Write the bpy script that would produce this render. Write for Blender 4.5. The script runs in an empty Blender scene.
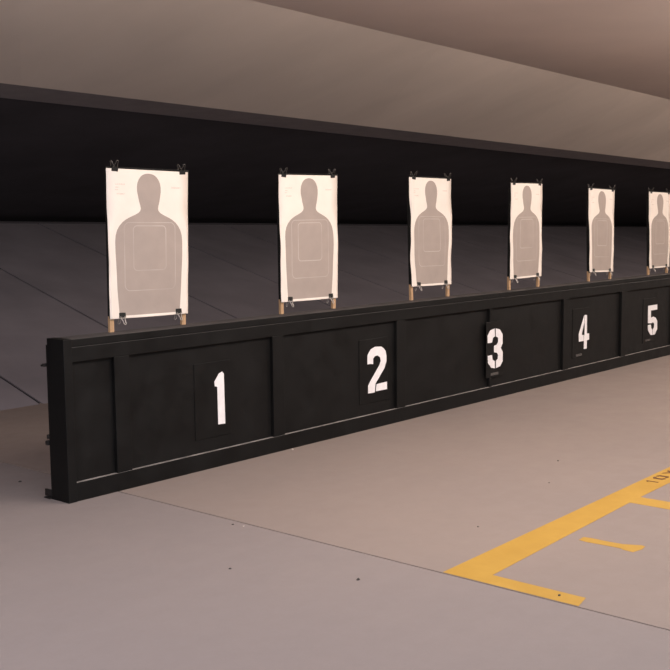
import bpy, bmesh, math, random
from mathutils import Vector, Matrix
random.seed(7)
S = bpy.context.scene
C = S.collection

# ------------------------------------------------------------------ materials
def srgb(r, g, b):
    f = lambda c: (c/255/12.92) if c/255 <= .04045 else ((c/255+.055)/1.055)**2.4
    return (f(r), f(g), f(b), 1)

class NT:
    """small helper around a node tree"""
    def __init__(s, name):
        s.m = bpy.data.materials.new(name); s.m.use_nodes = True
        s.t = s.m.node_tree; s.b = s.t.nodes['Principled BSDF']
    def n(s, kind, **kw):
        o = s.t.nodes.new(kind)
        for k, v in kw.items(): setattr(o, k, v)
        return o
    def l(s, a, b): s.t.links.new(a, b)
    def v(s, sock, val):
        if hasattr(val, 'links') or hasattr(val, 'is_linked'): s.l(val, sock)
        else: sock.default_value = val
    def math(s, op, a, b=None, c=None, clamp=False):
        o = s.n('ShaderNodeMath', operation=op, use_clamp=clamp)
        s.v(o.inputs[0], a)
        if b is not None: s.v(o.inputs[1], b)
        if c is not None: s.v(o.inputs[2], c)
        return o.outputs[0]
    def mix(s, f, a, b):
        o = s.n('ShaderNodeMix', data_type='RGBA')
        s.v(o.inputs[0], f); s.v(o.inputs[6], a); s.v(o.inputs[7], b)
        return o.outputs[2]
    def noise(s, scale, detail=4, rough=.55, coord='Object', stretch=None):
        tc = s.n('ShaderNodeTexCoord'); src = tc.outputs[coord]
        if stretch:
            mp = s.n('ShaderNodeMapping'); mp.inputs['Scale'].default_value = stretch
            s.l(src, mp.inputs[0]); src = mp.outputs[0]
        o = s.n('ShaderNodeTexNoise'); o.inputs['Scale'].default_value = scale
        o.inputs['Detail'].default_value = detail; o.inputs['Roughness'].default_value = rough
        s.l(src, o.inputs['Vector']); return o.outputs['Fac']
    def ramp(s, fac, lo, hi, a=0., b=1.):
        o = s.n('ShaderNodeMapRange'); s.v(o.inputs[0], fac)
        o.inputs[1].default_value = lo; o.inputs[2].default_value = hi
        o.inputs[3].default_value = a; o.inputs[4].default_value = b
        return o.outputs[0]
    def bump(s, h, strength=.3, dist=.002):
        o = s.n('ShaderNodeBump'); o.inputs['Strength'].default_value = strength
        o.inputs['Distance'].default_value = dist
        s.l(h, o.inputs['Height']); s.l(o.outputs[0], s.b.inputs['Normal'])

def simple(name, col, rough=.6, var=.12, scale=6, metallic=0., bump=0., stretch=None, spec=.5, fine=60):
    k = NT(name)
    f = k.noise(scale, stretch=stretch)
    d = tuple(c*(1-var*1.5) for c in col[:3])+(1,); h = tuple(min(1, c*(1+var*1.5)) for c in col[:3])+(1,)
    k.l(k.mix(k.ramp(f, .3, .7), d, h), k.b.inputs['Base Color'])
    k.b.inputs['Roughness'].default_value = rough; k.b.inputs['Metallic'].default_value = metallic
    k.b.inputs['Specular IOR Level'].default_value = spec
    if bump: k.bump(k.noise(fine, 5), bump)
    return k.m

def m_concrete(name, base, warm, rough=.62):
    k = NT(name)
    a = k.ramp(k.noise(.55, 5, .6), .3, .7)
    b = k.ramp(k.noise(3.2, 6, .65), .35, .75)
    c = k.ramp(k.noise(90, 3, .6), .3, .7)
    streak = k.ramp(k.noise(1.2, 4, .6, stretch=(.5, 5, 1)), .45, .75)
    col = k.mix(a, base, warm)
    col = k.mix(k.math('MULTIPLY', b, .13), col, (base[0]*.72, base[1]*.7, base[2]*.7, 1))
    col = k.mix(k.math('MULTIPLY', streak, .10), col, (min(1, warm[0]*1.2), warm[1]*1.2, warm[2]*1.2, 1))
    col = k.mix(k.math('MULTIPLY', c, .07), col, (base[0]*.6, base[1]*.6, base[2]*.6, 1))
    k.l(col, k.b.inputs['Base Color'])
    k.l(k.ramp(b, 0, 1, rough-.08, rough+.1), k.b.inputs['Roughness'])
    k.b.inputs['Specular IOR Level'].default_value = .35
    k.bump(k.noise(120, 4), .12, .001)
    return k.m

def m_black_paint(name, lin, rough=.5):
    k = NT(name)
    a = k.ramp(k.noise(5, 6, .65), .35, .7)
    sc = k.ramp(k.noise(14, 5, .7, stretch=(1, 1, 3)), .66, .78)
    col = k.mix(a, (lin*.8, lin*.76, lin*.76, 1), (lin*1.2, lin*1.14, lin*1.14, 1))
    col = k.mix(k.math('MULTIPLY', sc, .16), col, (lin*4, lin*3.7, lin*3.6, 1))
    k.l(col, k.b.inputs['Base Color'])
    k.l(k.ramp(a, 0, 1, rough-.06, rough+.12), k.b.inputs['Roughness'])
    k.b.inputs['Specular IOR Level'].default_value = .17
    k.bump(k.noise(40, 5, stretch=(1, 1, .3)), .12, .001)
    return k.m

def m_paper(name, printed):
    k = NT(name)
    tc = k.n('ShaderNodeTexCoord'); sp = k.n('ShaderNodeSeparateXYZ')
    k.l(tc.outputs['UV'], sp.inputs[0]); u, v = sp.outputs[0], sp.outputs[1]
    f = k.ramp(k.noise(9, 4), .3, .7)
    if printed:
        col = k.mix(f, srgb(153, 141, 134), srgb(160, 147, 139))
        def rr(cu, cv, hx, hy, r, w):
            qx = k.math('SUBTRACT', k.math('ABSOLUTE', k.math('SUBTRACT', u, cu)), hx-r)
            qy = k.math('SUBTRACT', k.math('ABSOLUTE', k.math('SUBTRACT', v, cv)), hy-r)
            ax = k.math('MAXIMUM', qx, 0.); ay = k.math('MAXIMUM', qy, 0.)
            ln = k.math('SQRT', k.math('ADD', k.math('MULTIPLY', ax, ax), k.math('MULTIPLY', ay, ay)))
            d = k.math('ADD', ln, k.math('MINIMUM', k.math('MAXIMUM', qx, qy), 0.))
            d = k.math('ABSOLUTE', k.math('SUBTRACT', d, r))
            return k.math('LESS_THAN', d, w)
        a = rr(0, .448, .119, .128, .025, .0028)
        b = rr(.004, .496, .186, .195, .035, .0022)
        g = k.ramp(k.noise(3.3, 2), .35, .55, .25, .8)
        col = k.mix(k.math('MULTIPLY', k.math('MAXIMUM', a, b), g), col, srgb(184, 173, 165))
    else:
        col = k.mix(f, srgb(221, 210, 200), srgb(227, 216, 206))
        def bar(u0, u1, cv, h):
            iu = k.math('MULTIPLY', k.math('GREATER_THAN', u, u0), k.math('LESS_THAN', u, u1))
            iv = k.math('LESS_THAN', k.math('ABSOLUTE', k.math('SUBTRACT', v, cv)), h)
            return k.math('MULTIPLY', iu, iv)
        s = None
        for q in ((-.235, -.17, .086, .004), (-.235, -.205, .104, .003), (-.235, -.215, .118, .003), (-.225, -.17, .14, .004), (.165, .235, .096, .005)):
            z = bar(*q); s = z if s is None else k.math('MAXIMUM', s, z)
        g = k.ramp(k.noise(160, 2, coord='UV'), .45, .55, .05, .34)
        col = k.mix(k.math('MULTIPLY', s, g), col, srgb(150, 110, 96))
    k.l(col, k.b.inputs['Base Color'])
    k.b.inputs['Roughness'].default_value = .75
    k.b.inputs['Specular IOR Level'].default_value = .2
    k.bump(k.noise(7, 3), .12, .01)
    return k.m

def m_paint_yellow():
    k = NT('worn_yellow_paint')
    a = k.ramp(k.noise(4, 6, .65), .35, .7); w = k.ramp(k.noise(26, 6, .75), .64, .76)
    col = k.mix(a, srgb(178, 137, 52), srgb(190, 149, 62))
    col = k.mix(k.math('MULTIPLY', w, .35), col, srgb(170, 148, 128))
    k.l(col, k.b.inputs['Base Color']); k.b.inputs['Roughness'].default_value = .6
    return k.m

M = dict(
    slab_a=m_concrete('grey_concrete', (.250, .213, .208, 1), (.272, .229, .219, 1)),
    slab_b=m_concrete('warm_concrete', (.268, .218, .199, 1), (.292, .235, .210, 1)),
    groove=simple('joint_filler', (.12, .098, .088, 1), .9),
    ceiling=simple('ceiling_plaster', (.72, .61, .56, 1), .85, .03, .8, bump=.1),
    baffle=simple('baffle_panel', (.70, .60, .53, 1), .8, .06, .7, bump=.1, stretch=(1, .3, 1)),
    lip=simple('baffle_edge_steel', (.34, .32, .325, 1), .7, .06),
    black=simple('trap_black', (.048, .043, .049, 1), .85, .1, 1.5, spec=.2),
    ramp=simple('ramp_rubber', (.245, .222, .247, 1), .75, .08, 1.3, bump=.15, spec=.3),
    seam=simple('ramp_seam', (.006, .0055, .006, 1), .9, spec=.2),
    wallpaint=simple('side_wall_paint', (.42, .36, .32, 1), .85, .04, .8),
    barrier=m_black_paint('black_painted_wood', .0066),
    rail=m_black_paint('black_painted_rail', .0058),
    cap=simple('dusty_cap_board', (.052, .045, .044, 1), .75, .25, 7, bump=.2),
    plate=m_black_paint('black_number_plate', .0060, .5),
    white=simple('white_stencil_paint', (.80, .77, .78, 1), .6, .04, 20),
    worn=simple('worn_tape', (.06, .053, .05, 1), .7, .3, 40),
    ledge_highlight=simple('dusty_ledge_highlight', (.22, .20, .19, 1), .7, .35, 9, stretch=(1, 1, 1)),  # ledge dust and its highlight in one pale colour
    ledge_highlight_dim=simple('dusty_ledge_highlight_faint', (.035, .031, .03, 1), .7, .4, 9),
    steel=simple('dark_steel', (.03, .027, .027, 1), .45, .2, 20, metallic=.6),
    wood=simple('raw_pine', srgb(174, 140, 106), .7, .1, 8, bump=.15, stretch=(14, 14, 1)),
    backer=simple('black_backer_board', (.0095, .009, .0085, 1), .8, .1, spec=.2),
    paper=m_paper('target_paper', False), ink=m_paper('target_print', True),
    clip=simple('black_clip_steel', (.005, .005, .005, 1), .5, .1, spec=.3),
    wire_bright=simple('bright_clip_wire', (.42, .38, .35, 1), .45, .1, metallic=.4),
    wire=simple('clip_wire', (.12, .11, .10, 1), .4, .1, metallic=.8),
    yellow=m_paint_yellow(),
    dark_paint=simple('brown_stencil_paint', srgb(92, 52, 20), .7, .2, 30),
    chip=simple('dark_fragment', (.05, .042, .04, 1), .7, .2, 40),
    pale_chip=simple('pale_fragment', (.62, .55, .5, 1), .7, .1, 40),
)

# ------------------------------------------------------------------ mesh helpers
def obj(name, bm, mats, parent=None, smooth=False):
    bmesh.ops.recalc_face_normals(bm, faces=bm.faces[:])
    me = bpy.data.meshes.new(name); bm.to_mesh(me); bm.free()
    for m in (mats if isinstance(mats, (list, tuple)) else [mats]): me.materials.append(m)
    if smooth:
        for p in me.polygons: p.use_smooth = True
    o = bpy.data.objects.new(name, me); C.objects.link(o)
    if parent:
        o.parent = parent; o.location = -parent.location
    return o
def tag(o, label=None, cat=None, group=None, kind=None):
    for k, v in (('label', label), ('category', cat), ('group', group), ('kind', kind)):
        if v: o[k] = v
    return o
def empty(name, loc, label, cat, group=None):
    o = bpy.data.objects.new(name, None); C.objects.link(o); o.location = loc; o.empty_display_size = .1
    return tag(o, label, cat, group)
def box(bm, x0, x1, y0, y1, z0, z1, bev=0., mat=0):
    vs = [bm.verts.new(p) for p in ((x0,y0,z0),(x1,y0,z0),(x1,y1,z0),(x0,y1,z0),(x0,y0,z1),(x1,y0,z1),(x1,y1,z1),(x0,y1,z1))]
    fs = [bm.faces.new([vs[i] for i in q]) for q in ((0,3,2,1),(4,5,6,7),(0,1,5,4),(1,2,6,5),(2,3,7,6),(3,0,4,7))]
    for f in fs: f.material_index = mat
    if bev:
        es = list({e for f in fs for e in f.edges})
        r = bmesh.ops.bevel(bm, geom=es, offset=bev, segments=2, profile=.5, affect='EDGES')
        for f in r['faces']: f.material_index = mat
    return bm
def nb(): return bmesh.new()
def bx(*a, **k): return box(nb(), *a, **k)
def prism(bm, pts, axis, d0, d1, mat=0):
    """extrude a 2D outline; axis 'y': pts are (x,z), 'z': pts are (x,y), 'x': pts are (y,z)"""
    f = {'y': lambda p, d: (p[0], d, p[1]), 'z': lambda p, d: (p[0], p[1], d), 'x': lambda p, d: (d, p[0], p[1])}[axis]
    a = [bm.verts.new(f(p, d0)) for p in pts]; b = [bm.verts.new(f(p, d1)) for p in pts]
    n = len(pts)
    fs = [bm.faces.new(a), bm.faces.new(b[::-1])] + [bm.faces.new((a[i], a[(i+1) % n], b[(i+1) % n], b[i])) for i in range(n)]
    for q in fs: q.material_index = mat; q.normal_update()
    bmesh.ops.triangulate(bm, faces=fs[:2], ngon_method='EAR_CLIP')
    return bm
def tube(bm, pts, r, seg=8, closed=False):
    pts = [Vector(p) for p in pts]; rings = []; n = len(pts)
    for i, p in enumerate(pts):
        a = pts[i-1] if (i or closed) else p; b = pts[(i+1) % n] if (i < n-1 or closed) else p
        t = (b-a).normalized(); up = Vector((0, 1, 0)) if abs(t.y) < .9 else Vector((1, 0, 0))
        s = t.cross(up).normalized(); u = s.cross(t)
        rings.append([bm.verts.new(p + (s*math.cos(q)+u*math.sin(q))*r) for q in [2*math.pi*k/seg for k in range(seg)]])
    for i in range(n if closed else n-1):
        A, B = rings[i], rings[(i+1) % n]
        for k in range(seg): bm.faces.new((A[k], A[(k+1) % seg], B[(k+1) % seg], B[k]))
    if not closed: bm.faces.new(rings[0]); bm.faces.new(rings[-1][::-1])
    return bm
def quad(bm, pts, mat=0):
    f = bm.faces.new([bm.verts.new(p) for p in pts]); f.material_index = mat; return f

# ------------------------------------------------------------------ setting
XL, XR, YB, YF = -4., 32., -7., 13.6
ZC = 3.05
JX = 3.655                                   # floor expansion joint, square to the barrier
XLIP = lambda x: -.0143*(x-8)                # the trap and its baffle fall slightly to the right
YCR = lambda x: 5.42+(x-5.3)*.062            # where the ceiling meets the baffle
# floor: two slabs with a sunk joint between them
bm = nb(); g = .005
box(bm, XL, JX-g, YB, YF, -.12, 0, mat=0)
box(bm, JX+g, XR, YB, YF, -.12, 0, mat=1)
box(bm, JX-g, JX+g, YB, YF, -.12, -.006, mat=2)
tag(obj('floor', bm, [M['slab_a'], M['slab_b'], M['groove']]), 'bare pinkish grey concrete floor with one straight joint', kind='structure')
# ceiling
bm = nb(); a = (XL, YB); b = (XR, YB); c = (XR, YCR(XR)); d = (XL, YCR(XL))
prism(bm, [a, b, c, d], 'z', ZC, ZC+.12)
tag(obj('ceiling', bm, M['ceiling']), 'flat beige ceiling', kind='structure')
# sloping baffle that hangs from the ceiling to the mouth of the trap; its dark edge; the black roof behind
YL = 7.6; NX = 24
xs = [XL+(XR-XL)*i/NX for i in range(NX+1)]
def strip(fa, fb, th=.03):
    bm = nb(); rows = []
    for x in xs:
        (ya, za), (yb, zb) = fa(x), fb(x)
        rows.append([bm.verts.new(p) for p in ((x, ya, za), (x, yb, zb), (x, yb, zb+th), (x, ya, za+th))])
    for A, B in zip(rows, rows[1:]):
        for k in range(4): bm.faces.new((A[k], A[(k+1) % 4], B[(k+1) % 4], B[k]))
    bm.faces.new(rows[0]); bm.faces.new(rows[-1][::-1]); return bm
fc = lambda x: (YCR(x), ZC); fl = lambda x: (YL, 2.572+XLIP(x)); fl2 = lambda x: (8.25, 2.548+XLIP(x)); fb = lambda x: (13.28, 1.545+XLIP(x))
tag(obj('ceiling_baffle', strip(fc, fl), M['baffle']), 'pale sloping baffle below the ceiling', kind='structure')
tag(obj('baffle_edge', strip(fl, fl2), M['lip']), 'dark grey lower edge of the sloping baffle', kind='structure')
tag(obj('trap_roof', strip(fl2, fb), M['black']), 'black roof of the bullet trap', kind='structure')
# ramp of the trap, in wide sheets with dark seams
Y0, Y1 = 7.62, 12.9; zt = lambda x: 1.512-.0145*(x-8)
seams = [5.08+1.79*k for k in range(-5, 15)]
bm = nb(); edges = [XL]+[s for s in seams if XL+.1 < s < XR-.1]+[XR]; sg = .015
for i, (xa, xb) in enumerate(zip(edges, edges[1:])):
    xa2, xb2 = xa+sg, xb-sg
    vs = [(xa2, Y0, 0), (xb2, Y0, 0), (xb2, Y1, zt(xb)), (xa2, Y1, zt(xa))]
    lo = [bm.verts.new((p[0], p[1]+.02, p[2]-.06)) for p in vs]; hi = [bm.verts.new(p) for p in vs]
    bm.faces.new(hi)
    for k in range(4): bm.faces.new((lo[k], lo[(k+1) % 4], hi[(k+1) % 4], hi[k]))
    f = quad(bm, [(xa2-.03, Y0+.02, -.006), (xb2+.03, Y0+.02, -.006), (xb2+.03, Y1+.02, zt(xb)-.014), (xa2-.03, Y1+.02, zt(xa)-.014)], 1)
    f.material_index = 1
tag(obj('trap_ramp', bm, [M['ramp'], M['seam']]), 'dark grey ramp of the bullet trap, in wide sheets', kind='structure')
tag(obj('wall_back', bx(XL, XR, 13.3, 13.5, 0, 2.6), M['black']), 'black back wall of the bullet trap', kind='structure')
tag(obj('wall_left', bx(XL-.2, XL, YB-.2, 13.5, -.12, 3.4), M['wallpaint']), 'plain side wall', kind='structure')
tag(obj('wall_right', bx(XR, XR+.2, YB-.2, 13.5, -.12, 3.4), M['wallpaint']), 'plain side wall at the far end', kind='structure')
tag(obj('wall_front', bx(XL, XR, YB-.2, YB, -.12, 3.4), M['wallpaint']), 'plain wall behind the shooting line', kind='structure')

# ------------------------------------------------------------------ the black barrier
X0, X1 = 3.320, 19.6
YF_, YBK = 4.762, 4.922                      # faces of stiles and back
ZT = .888
bar = empty('barrier', ((X0+X1)/2, 4.85, 0), 'long low black painted barrier with panels and white numbers 1 to 5', 'barrier')
st = [3.655, 4.925, 6.25, 7.527, 8.785, 9.985, 11.25, 12.51, 13.77, 15.03, 16.29, 17.55, 18.81]; SW = .105
lefts = [X0+.055]+[s+SW for s in st]; rights = st+[X1-.06]
obj('panel', bx(X0+.02, X1-.02, 4.788, YBK-.012, .02, .84), M['barrier'], bar)
obj('back_board', bx(X0+.002, X1-.002, YBK-.012, YBK, .0, .855), M['barrier'], bar)
obj('end_post', bx(X0, X0+.055, YF_-.004, YBK-.012, 0, ZT+.004, bev=.003), M['rail'], bar)
obj('end_post', bx(X1-.06, X1, YF_-.004, YBK-.012, 0, ZT+.004, bev=.003), M['rail'], bar)
def rail(z0, z1):                             # upper faces pale: dust, with the ledge's caught light painted in
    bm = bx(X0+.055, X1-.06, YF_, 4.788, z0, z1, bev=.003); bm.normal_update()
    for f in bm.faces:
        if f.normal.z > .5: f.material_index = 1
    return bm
obj('bottom_rail', rail(0, .105), [M['rail'], M['ledge_highlight']], bar)
obj('top_rail', rail(.765, .846), [M['rail'], M['ledge_highlight_dim']], bar)
for s in st:
    w = .035 if abs(s-7.527) < .01 else SW
    obj('stile', bx(s, s+w, YF_+.001, 4.788, .105, .765, bev=.002), M['rail'], bar)
bm = bx(X0+.056, X1-.06, YF_+.010, YBK+.006, .846, ZT, bev=.003); bm.normal_update()
for f in bm.faces:
    if f.normal.z > .8: f.material_index = 1
tag(obj('cap_board', bm, [M['rail'], M['cap']], bar), 'black top board, dusty grey on top')
# numbers, cut as stencils, each on its own thin plate
DIG = {
'1': (4.395, [[(.065,.328),(.08,.315),(.084,0),(.025,.003),(.024,.239),(.003,.244),(0,.273),(.04,.32)]]),
'2': (5.885, [[(0,.215),(.001,.279),(.02,.303),(.04,.321),(.088,.335),(.161,.33),(.19,.315),(.213,.292),(.222,.256),(.222,.214),(.197,.166),(.091,.064),(.082,0),(.006,.002),(.007,.059),(.037,.093),(.141,.196),(.156,.225),(.148,.252),(.118,.269),(.087,.267),(.065,.25),(.065,.21),(.03,.216)],
              [(.104,.058),(.227,.062),(.227,.006),(.097,.007)]]),
'3': (7.473, [[(.003,.223),(0,.285),(.041,.327),(.108,.337),(.113,.27),(.082,.261),(.069,.223)],
              [(.127,.337),(.188,.324),(.232,.28),(.234,.2),(.207,.165),(.238,.125),(.238,.05),(.2,.01),(.132,0),(.131,.063),(.16,.075),(.167,.103),(.15,.128),(.102,.137),(.101,.192),(.143,.197),(.166,.22),(.163,.255),(.129,.27)],
              [(.004,.116),(.07,.118),(.077,.078),(.113,.062),(.115,0),(.06,.01),(.01,.055)]]),
'4': (9.059, [[(.108,.327),(.109,.258),(.064,.16),(.064,.14),(.098,.137),(.1,.08),(.006,.08),(0,.153)],
              [(.118,.328),(.16,.325),(.163,.146),(.209,.143),(.211,.082),(.166,.08),(.163,0),(.107,.0),(.107,.084),(.107,.131),(.117,.138),(.118,.276)]]),
'5': (10.58, [[(0,.319),(.226,.319),(.229,.265),(.07,.264),(.074,.187),(.135,.194),(.19,.179),(.232,.142),(.237,.055),(.18,.0),(.129,.0),(.129,.056),(.158,.077),(.16,.115),(.129,.135),(.083,.127),(.004,.134)],
              [(.004,.115),(.078,.113),(.086,.075),(.117,.055),(.119,0),(.071,.003),(.008,.058)]]),
}
for ch, (dx, polys) in DIG.items():
    w = max(p[0] for q in polys for p in q)
    cx = dx+w/2
    yb = 4.788 if ch != '3' else YF_+.001
    yf = yb-.004
    sh = (yf-4.752)/4.752                    # keep the number where the photo has it, on its own plate's plane
    px0, px1 = cx-.165, cx+.165
    if ch == '1': px0, px1 = cx-.175, cx+.125
    if ch == '3': px0, px1 = 7.466, 7.735
    if ch == '2': px1 = min(px1, 6.25-.004)
    if ch == '4': px0 = max(px0, 8.785+SW+.004)
    pl = obj('number_plate', bx(px0, px1, yf, yb, .185, .655, bev=.002), M['plate'], bar)
    b = nb()
    ox = dx*(1+sh); k = 1.0
    for q in polys:
        prism(b, [(ox+p[0]*k, .257+p[1]*k) for p in q], 'y', yf-.0025, yf-.0001)
    n = obj('number', b, M['white'], pl); n.location = (0, 0, 0)
    tag(n, 'white stencilled number '+ch)
    if ch in '345':
        t = obj('worn_strip', bx(px0+.07, px0+.19, yf-.001, yf-.0001, .20, .222), M['worn'], pl); t.location = (0, 0, 0)
# bolts and brackets on the rear of the near end
b = nb(); box(b, X0-.012, X0+.03, YBK, YBK+.025, .735, .752, bev=.003); tube(b, [(X0-.01, YBK+.015, .743), (X0-.022, YBK+.015, .743)], .006)
obj('bracket', b, M['steel'], bar)
b = nb(); box(b, X0-.01, X0+.04, YBK, YBK+.025, .30, .325, bev=.004); box(b, X0-.004, X0+.03, YBK, YBK+.018, .335, .36, bev=.004)
obj('bracket', b, M['steel'], bar)
b = nb(); box(b, X0-.01, X0+.06, YBK, YBK+.06, 0, .007, bev=.003); box(b, X0+.0, X0+.012, YBK, YBK+.06, .012, .05, bev=.002)
obj('floor_bracket', b, M['steel'], bar)

# ------------------------------------------------------------------ target stands, sheets, clips
YP = 4.885                                    # plane of the sheets
T = [  # TL, TR, BL, BR of each sheet as (X, Z)
 ((3.733,1.814),(4.339,1.807),(3.728,.964),(4.313,.955)),
 ((5.130,1.812),(5.725,1.820),(5.139,.968),(5.719,.963)),
 ((6.567,1.830),(7.130,1.828),(6.600,.994),(7.137,.986)),
 ((8.040,1.814),(8.577,1.817),(8.034,.980),(8.579,.984)),
 ((9.468,1.792),(10.024,1.781),(9.516,.978),(10.023,.962)),
 ((10.830,1.776),(11.390,1.770),(10.884,.957),(11.400,.957)),
]
PROF = [(.020,.004),(.0215,.018),(.025,.033),(.031,.046),(.040,.058),(.055,.071),(.075,.081),(.098,.0855),(.125,.0855),(.15,.080),(.18,.0735),(.205,.0655),(.222,.0625),(.235,.067),(.246,.080),
        (.256,.101),(.265,.124),(.275,.149),(.285,.170),(.300,.193),(.32,.214),(.345,.231),(.375,.2415),(.41,.2455),(.47,.2455),(.53,.243),(.60,.239),(.68,.236),(.75,.231),(.80,.227),(.832,.223)]
PW, PH = .584, .847
def hw(t):
    if t <= PROF[0][0]: return .004
    for (a, p), (b, q) in zip(PROF, PROF[1:]):
        if a <= t <= b: return p+(q-p)*(t-a)/(b-a)
    return PROF[-1][1]
def sheet(i):
    TL, TR, BL, BR = T[i]; rn = random.Random(40+i)
    ts = sorted(set([0, .006, .013]+[round(p[0], 4) for p in PROF]+[.43, .45, .50, .565, .64, .715, .775, .839, .843, PH]))
    ph = [rn.uniform(0, 6.28) for _ in range(4)]; amp = (.0015, .003, .006, .006, .0045, .005)[i]
    bm = nb(); uv = bm.loops.layers.uv.new('UVMap'); rows = []
    for t in ts:
        h = hw(t); a = PW/2
        us = [-a, -a+(a-h)*.33, -a+(a-h)*.67] + [-h+2*h*k/6 for k in range(7)] + [h+(a-h)*.33, h+(a-h)*.67, a]
        row = []
        for u in us:
            s = u/PW+.5; r = t/PH
            x = (TL[0]*(1-s)+TR[0]*s)*(1-r)+(BL[0]*(1-s)+BR[0]*s)*r
            z = (TL[1]*(1-s)+TR[1]*s)*(1-r)+(BL[1]*(1-s)+BR[1]*s)*r
            e = abs(2*s-1)**3
            x += e*amp*(math.sin(r*9+ph[0])+.5*math.sin(r*23+ph[1]))*math.sin(math.pi*r)**.5*(1 if s > .5 else 1.2)
            y = -.003-.006*math.sin(math.pi*s)*math.sin(math.pi*r)-amp*.5*math.sin(r*7+u*9+ph[2])*math.sin(math.pi*r)
            if r > .955: y -= .009*((r-.955)/.045)**2*max(0, 1-(abs(2*s-1)/.6)**2)        # bottom edge curls forward
            row.append((bm.verts.new((x, YP+y, z)), u, t))
        rows.append(row)
    for A, B in zip(rows, rows[1:]):
        for k in range(len(A)-1):
            f = bm.faces.new([q[0] for q in (A[k], B[k], B[k+1], A[k+1])])
            for lp, q in zip(f.loops, (A[k], B[k], B[k+1], A[k+1])): lp[uv].uv = (q[1], q[2])
            f.material_index = 1 if (3 <= k <= 8 and A[0][2] >= .0199 and B[0][2] <= .8325) else 0
            f.smooth = True
    return bm
who = ['leftmost', 'second from left', 'third from left', 'fourth from left', 'fifth from left', 'rightmost']
where = ['at the left end of the black barrier', 'second from the left, between numbers 1 and 2', 'third from the left, between numbers 2 and 3', 'fourth from the left, just past number 3', 'fifth from the left, just past number 4', 'cut by the right edge past number 5']
def clip_meshes(up):
    """binder clip around the origin; the sheet edge passes through it; up=+1 handles up"""
    W = .046
    b = nb(); pr = [(-.0075, -.026), (-.010, -.004), (-.012, .003), (.012, .003), (.010, -.004), (.0105, -.026), (.009, -.026), (.0085, -.004), (.0095, .0015), (-.0095, .0015), (-.0085, -.004), (-.006, -.026)]
    prism(b, [(y, z*up) for y, z in pr], 'x', -W/2, W/2)
    body = b
    hs = []
    for sgn, lean in ((-1, .022), (1, .016)):
        w2 = W*.34; q = .82 if up > 0 else 1.
        P = lambda x, y, z: (x, y, (z*q if z > 0 else z)*up)
        pts = [P(-w2, sgn*.011, -.004), P(-w2*.7, sgn*(.011+lean*.3), .012), P(-w2*.42, sgn*(.011+lean*.7), .026), P(-w2*.55, sgn*(.011+lean*.9), .036), P(0, sgn*(.011+lean), .043), P(w2*.55, sgn*(.011+lean*.9), .036), P(w2*.42, sgn*(.011+lean*.7), .026), P(w2*.7, sgn*(.011+lean*.3), .012), P(w2, sgn*.011, -.004)]
        hs.append(tube(nb(), pts, .0021, 6))
    return body, hs
proto = {}
def copy_tree(o, parent=None):
    c = o.copy(); C.objects.link(c)
    if parent: c.parent = parent
    for k in list(o.children): copy_tree(k, c)
    return c
def clip(loc, up, label, roll, group):
    if up not in proto:
        r = empty('binder_clip', (0, 0, 0), label, 'clip', group)
        body, hs = clip_meshes(up)
        obj('clip_body', body, M['clip'], r)
        for h in hs: obj('wire_handle', h, M['wire' if up > 0 else 'wire_bright'], r, smooth=True)
        proto[up] = r
    else:
        r = copy_tree(proto[up]); tag(r, label, 'clip', group)
    r.location = loc; r.rotation_euler = (0, roll, 0)
    return r
ordn = ['leftmost', 'second', 'third', 'fourth', 'fifth', 'rightmost']
for i, (TL, TR, BL, BR) in enumerate(T):
    cx = (BL[0]+BR[0])/2
    s = empty('target_stand', (cx, YP+.03, ZT), 'pine stick stand with black backing board behind the '+who[i]+' target sheet', 'target stand', 'target stands along the barrier')
    yb0, yb1 = YP+.001, YP+.011
    b = nb(); zlow = min(BL[1], BR[1])+.012
    prism(b, [(BL[0]+.004, zlow), (BR[0]-.002, zlow), (TR[0]+.010, TR[1]+.012), (TL[0]+.002, TL[1]+.010)], 'y', yb0, yb1)
    obj('backing_board', b, M['backer'], s)
    for (xb, xt, ztop) in ((BL[0]+.022, TL[0]+.026, TL[1]-.05), (BR[0]-.022, TR[0]-.016, TR[1]-.05)):
        b = nb()
        zc = zlow+.012; q = (zc-ZT)/(ztop-ZT); xc = xb+(xt-xb)*q      # bare pine below, painted black behind the board
        prism(b, [(xb-.014, ZT), (xb+.014, ZT), (xc+.014, zc), (xc-.014, zc)], 'y', yb1, yb1+.019)
        prism(b, [(xc-.014, zc), (xc+.014, zc), (xt+.014, ztop), (xt-.014, ztop)], 'y', yb1, yb1+.019, mat=1)
        obj('post', b, [M['wood'], M['backer']], s)
    p = obj('target_sheet', sheet(i), [M['paper'], M['ink']])
    tag(p, 'white paper target with grey silhouette, '+where[i], 'paper target', 'silhouette targets along the barrier')
    sd = p.modifiers.new('thickness', 'SOLIDIFY'); sd.thickness = .0006; sd.offset = 1
    rn = random.Random(i)
    for nm, (e, o), off, up in (('top left', (TL, TR), .055, 1), ('top right', (TL, TR), .045, 1), ('bottom left', (BL, BR), .085, -1), ('bottom right', (BL, BR), .076, -1)):
        left = 'left' in nm
        off = off+rn.uniform(-.006, .008)
        x = (e[0]+off) if left else (o[0]-off); f = (x-e[0])/(o[0]-e[0]); z = e[1]*(1-f)+o[1]*f
        z += .010 if up > 0 else .006
        if up < 0: z += .002
        clip((x, YP+.004, z), up, 'black binder clip at the %s corner of the %s target sheet' % (nm, who[i]), rn.uniform(-.12, .12) if up > 0 else 0, 'binder clips on the target sheets')

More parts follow.
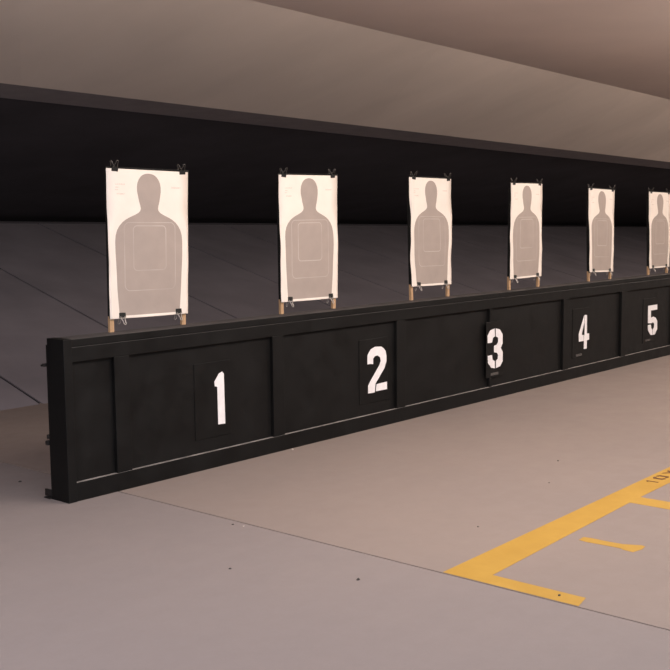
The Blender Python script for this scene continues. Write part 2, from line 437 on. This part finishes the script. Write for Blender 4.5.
# ------------------------------------------------------------------ floor paint
bm = nb(); h = .0012
prism(bm, [(3.664,2.548),(3.664,1.905),(3.764,1.925),(3.766,2.362),(5.212,2.420),(5.212,1.92),(5.352,1.92),(5.352,2.424),(14.,2.57),(14.,2.72)], 'z', .0001, h)
mk = obj('floor_marking', bm, M['yellow']); tag(mk, 'yellow painted corner and cross line on the floor, lower right', 'floor marking')
def text_mesh(chars):
    """dark stencilled characters lying across the yellow line; their strokes run in the floor's Y"""
    G = {'1': [[(.30,0),(.62,0),(.62,1),(.38,1),(.14,.80),(.14,.70),(.36,.80),(.36,.0)]],
         '0': [[(.0,.14),(.20,.0),(.42,.0),(.42,.2),(.28,.26),(.28,.74),(.42,.8),(.42,1),(.2,1),(.0,.86)], [(.58,0),(.8,0),(1,.14),(1,.86),(.8,1),(.58,1),(.58,.8),(.72,.74),(.72,.26),(.58,.2)]],
         'Y': [[(.0,1),(.25,1),(.5,.64),(.75,1),(1,1),(.64,.48),(.64,0),(.36,0),(.36,.48)]]}
    bm = nb()
    for ch, x0, w in chars:
        for q in G[ch]: prism(bm, [(x0+p[0]*w, 2.482+(x0-5.7)*.015+p[1]*.072) for p in q], 'z', h+.0001, h+.0008)
    return bm
obj('distance_lettering', text_mesh([('1', 5.685, .06), ('0', 5.785, .10), ('Y', 5.93, .10)]), M['dark_paint'], mk).location = (0, 0, 0)
bm = nb()
prism(bm, [(4.438,2.274),(4.446,2.316),(4.50,2.318),(4.508,2.285),(4.506,2.205),(4.512,2.124),(4.55,2.05),(4.545,2.03),(4.50,2.022),(4.430,2.036),(4.436,2.088),(4.448,2.105),(4.444,2.202)], 'z', .0001, h)
tag(obj('floor_stroke', bm, M['yellow']), 'short yellow painted stroke on the floor, inside the corner marking', 'floor marking')
# loose fragments
for (x, y, r, m, lab) in ((3.431,5.398,.012,'chip','dark fragment on the shaded floor behind the near end of the barrier'),
                          (3.358,2.77,.011,'chip','dark fragment alone on the open floor, low in the middle'),
                          (3.117,3.296,.008,'chip','small dark fragment left of the floor joint'),
                          (5.069,4.735,.010,'pale_chip','white fragment against the foot of the barrier below number 1'),
                          (3.60,3.779,.008,'chip','first dark crumb along the floor joint, counted from the barrier'),
                          (3.612,3.715,.006,'pale_chip','pale crumb along the floor joint'),
                          (4.329,2.802,.007,'chip','dark crumb on the floor above the yellow corner'),
                          (3.720,2.019,.009,'chip','dark crumb lying on the short leg of the yellow corner'),
                          (5.85,3.198,.008,'chip','dark crumb on the floor far right, between barrier and yellow line'),
                          (5.323,2.965,.006,'chip','small crumb on the floor right, near the yellow line')):
    bm = nb(); rn = random.Random(int(x*1000))
    r *= .65; bmesh.ops.create_icosphere(bm, subdivisions=2, radius=r)
    for v in bm.verts:
        k = rn.uniform(.75, 1.25); v.co = Vector((v.co.x*k*1.3+x, v.co.y*k*.9+y, max(0, (v.co.z+r*.6)*.6)*k))
    if 'leg of' in lab:
        for v in bm.verts: v.co.z += h
    tag(obj('fragment', bm, M[m]), lab, 'fragment', 'loose fragments on the floor')

# ------------------------------------------------------------------ lights
def area(name, loc, tgt, size, energy, col):
    L = bpy.data.lights.new(name, 'AREA'); L.shape = 'RECTANGLE'; L.size, L.size_y = size; L.energy = energy; L.color = col
    o = bpy.data.objects.new(name, L); C.objects.link(o); o.location = loc
    o.rotation_euler = (Vector(tgt)-Vector(loc)).to_track_quat('-Z', 'Y').to_euler()
    return o
for x in (5., 9., 13., 17., 21., 25.):
    area('unseen_overhead_light', (x, 2.2, 2.85), (x, 4.2, .2), (2.6, .8), 118, (1, .865, .765))
for x, e in ((-1., 85), (2.5, 90), (6., 60)):
    area('unseen_overhead_light', (x, .6, 2.98), (x+.6, 2.4, 0), (2.4, 1.6), e, (.90, .93, 1))  # added cool fill from overhead, brightens the left floor
area('unseen_overhead_light', (1., 3.4, 2.98), (2.2, 5., 0), (1.6, 1.6), 130, (.95, .94, 1))  # added fill for the floor past the near end and the left ramp
area('added_front_fill', (-1.5, -5.5, 2.0), (5.5, 5.5, 1.1), (4.5, 2.2), 290, (.95, .96, 1))  # added cool fill from behind the camera; no opening is built there
w = bpy.data.worlds.new('World'); S.world = w; w.use_nodes = True
w.node_tree.nodes['Background'].inputs[0].default_value = (.9, .93, 1, 1)
w.node_tree.nodes['Background'].inputs[1].default_value = .05

# ------------------------------------------------------------------ camera
f, yaw, pit, rol, H = 1063.16, 49.3405, -6.1857, -.5785, 1.5133
a, b, r = (math.radians(q) for q in (yaw, pit, rol))
F = Vector((math.sin(a)*math.cos(b), math.cos(a)*math.cos(b), math.sin(b)))
R = Vector((math.cos(a), -math.sin(a), 0)); U = R.cross(F)
R2 = R*math.cos(r)+U*math.sin(r); U2 = -R*math.sin(r)+U*math.cos(r)
cam = bpy.data.cameras.new('camera'); cam.sensor_width = 36; cam.lens = 36*f/670; cam.clip_start = .05
co = bpy.data.objects.new('camera', cam); C.objects.link(co)
m = Matrix((R2, U2, -F)).transposed().to_4x4(); m.translation = (0, 0, H); co.matrix_world = m
S.camera = co
S.view_settings.view_transform = 'Standard'; S.view_settings.look = 'None'
S.view_settings.exposure = -.22; S.view_settings.gamma = 1; S.view_settings.use_curve_mapping = False
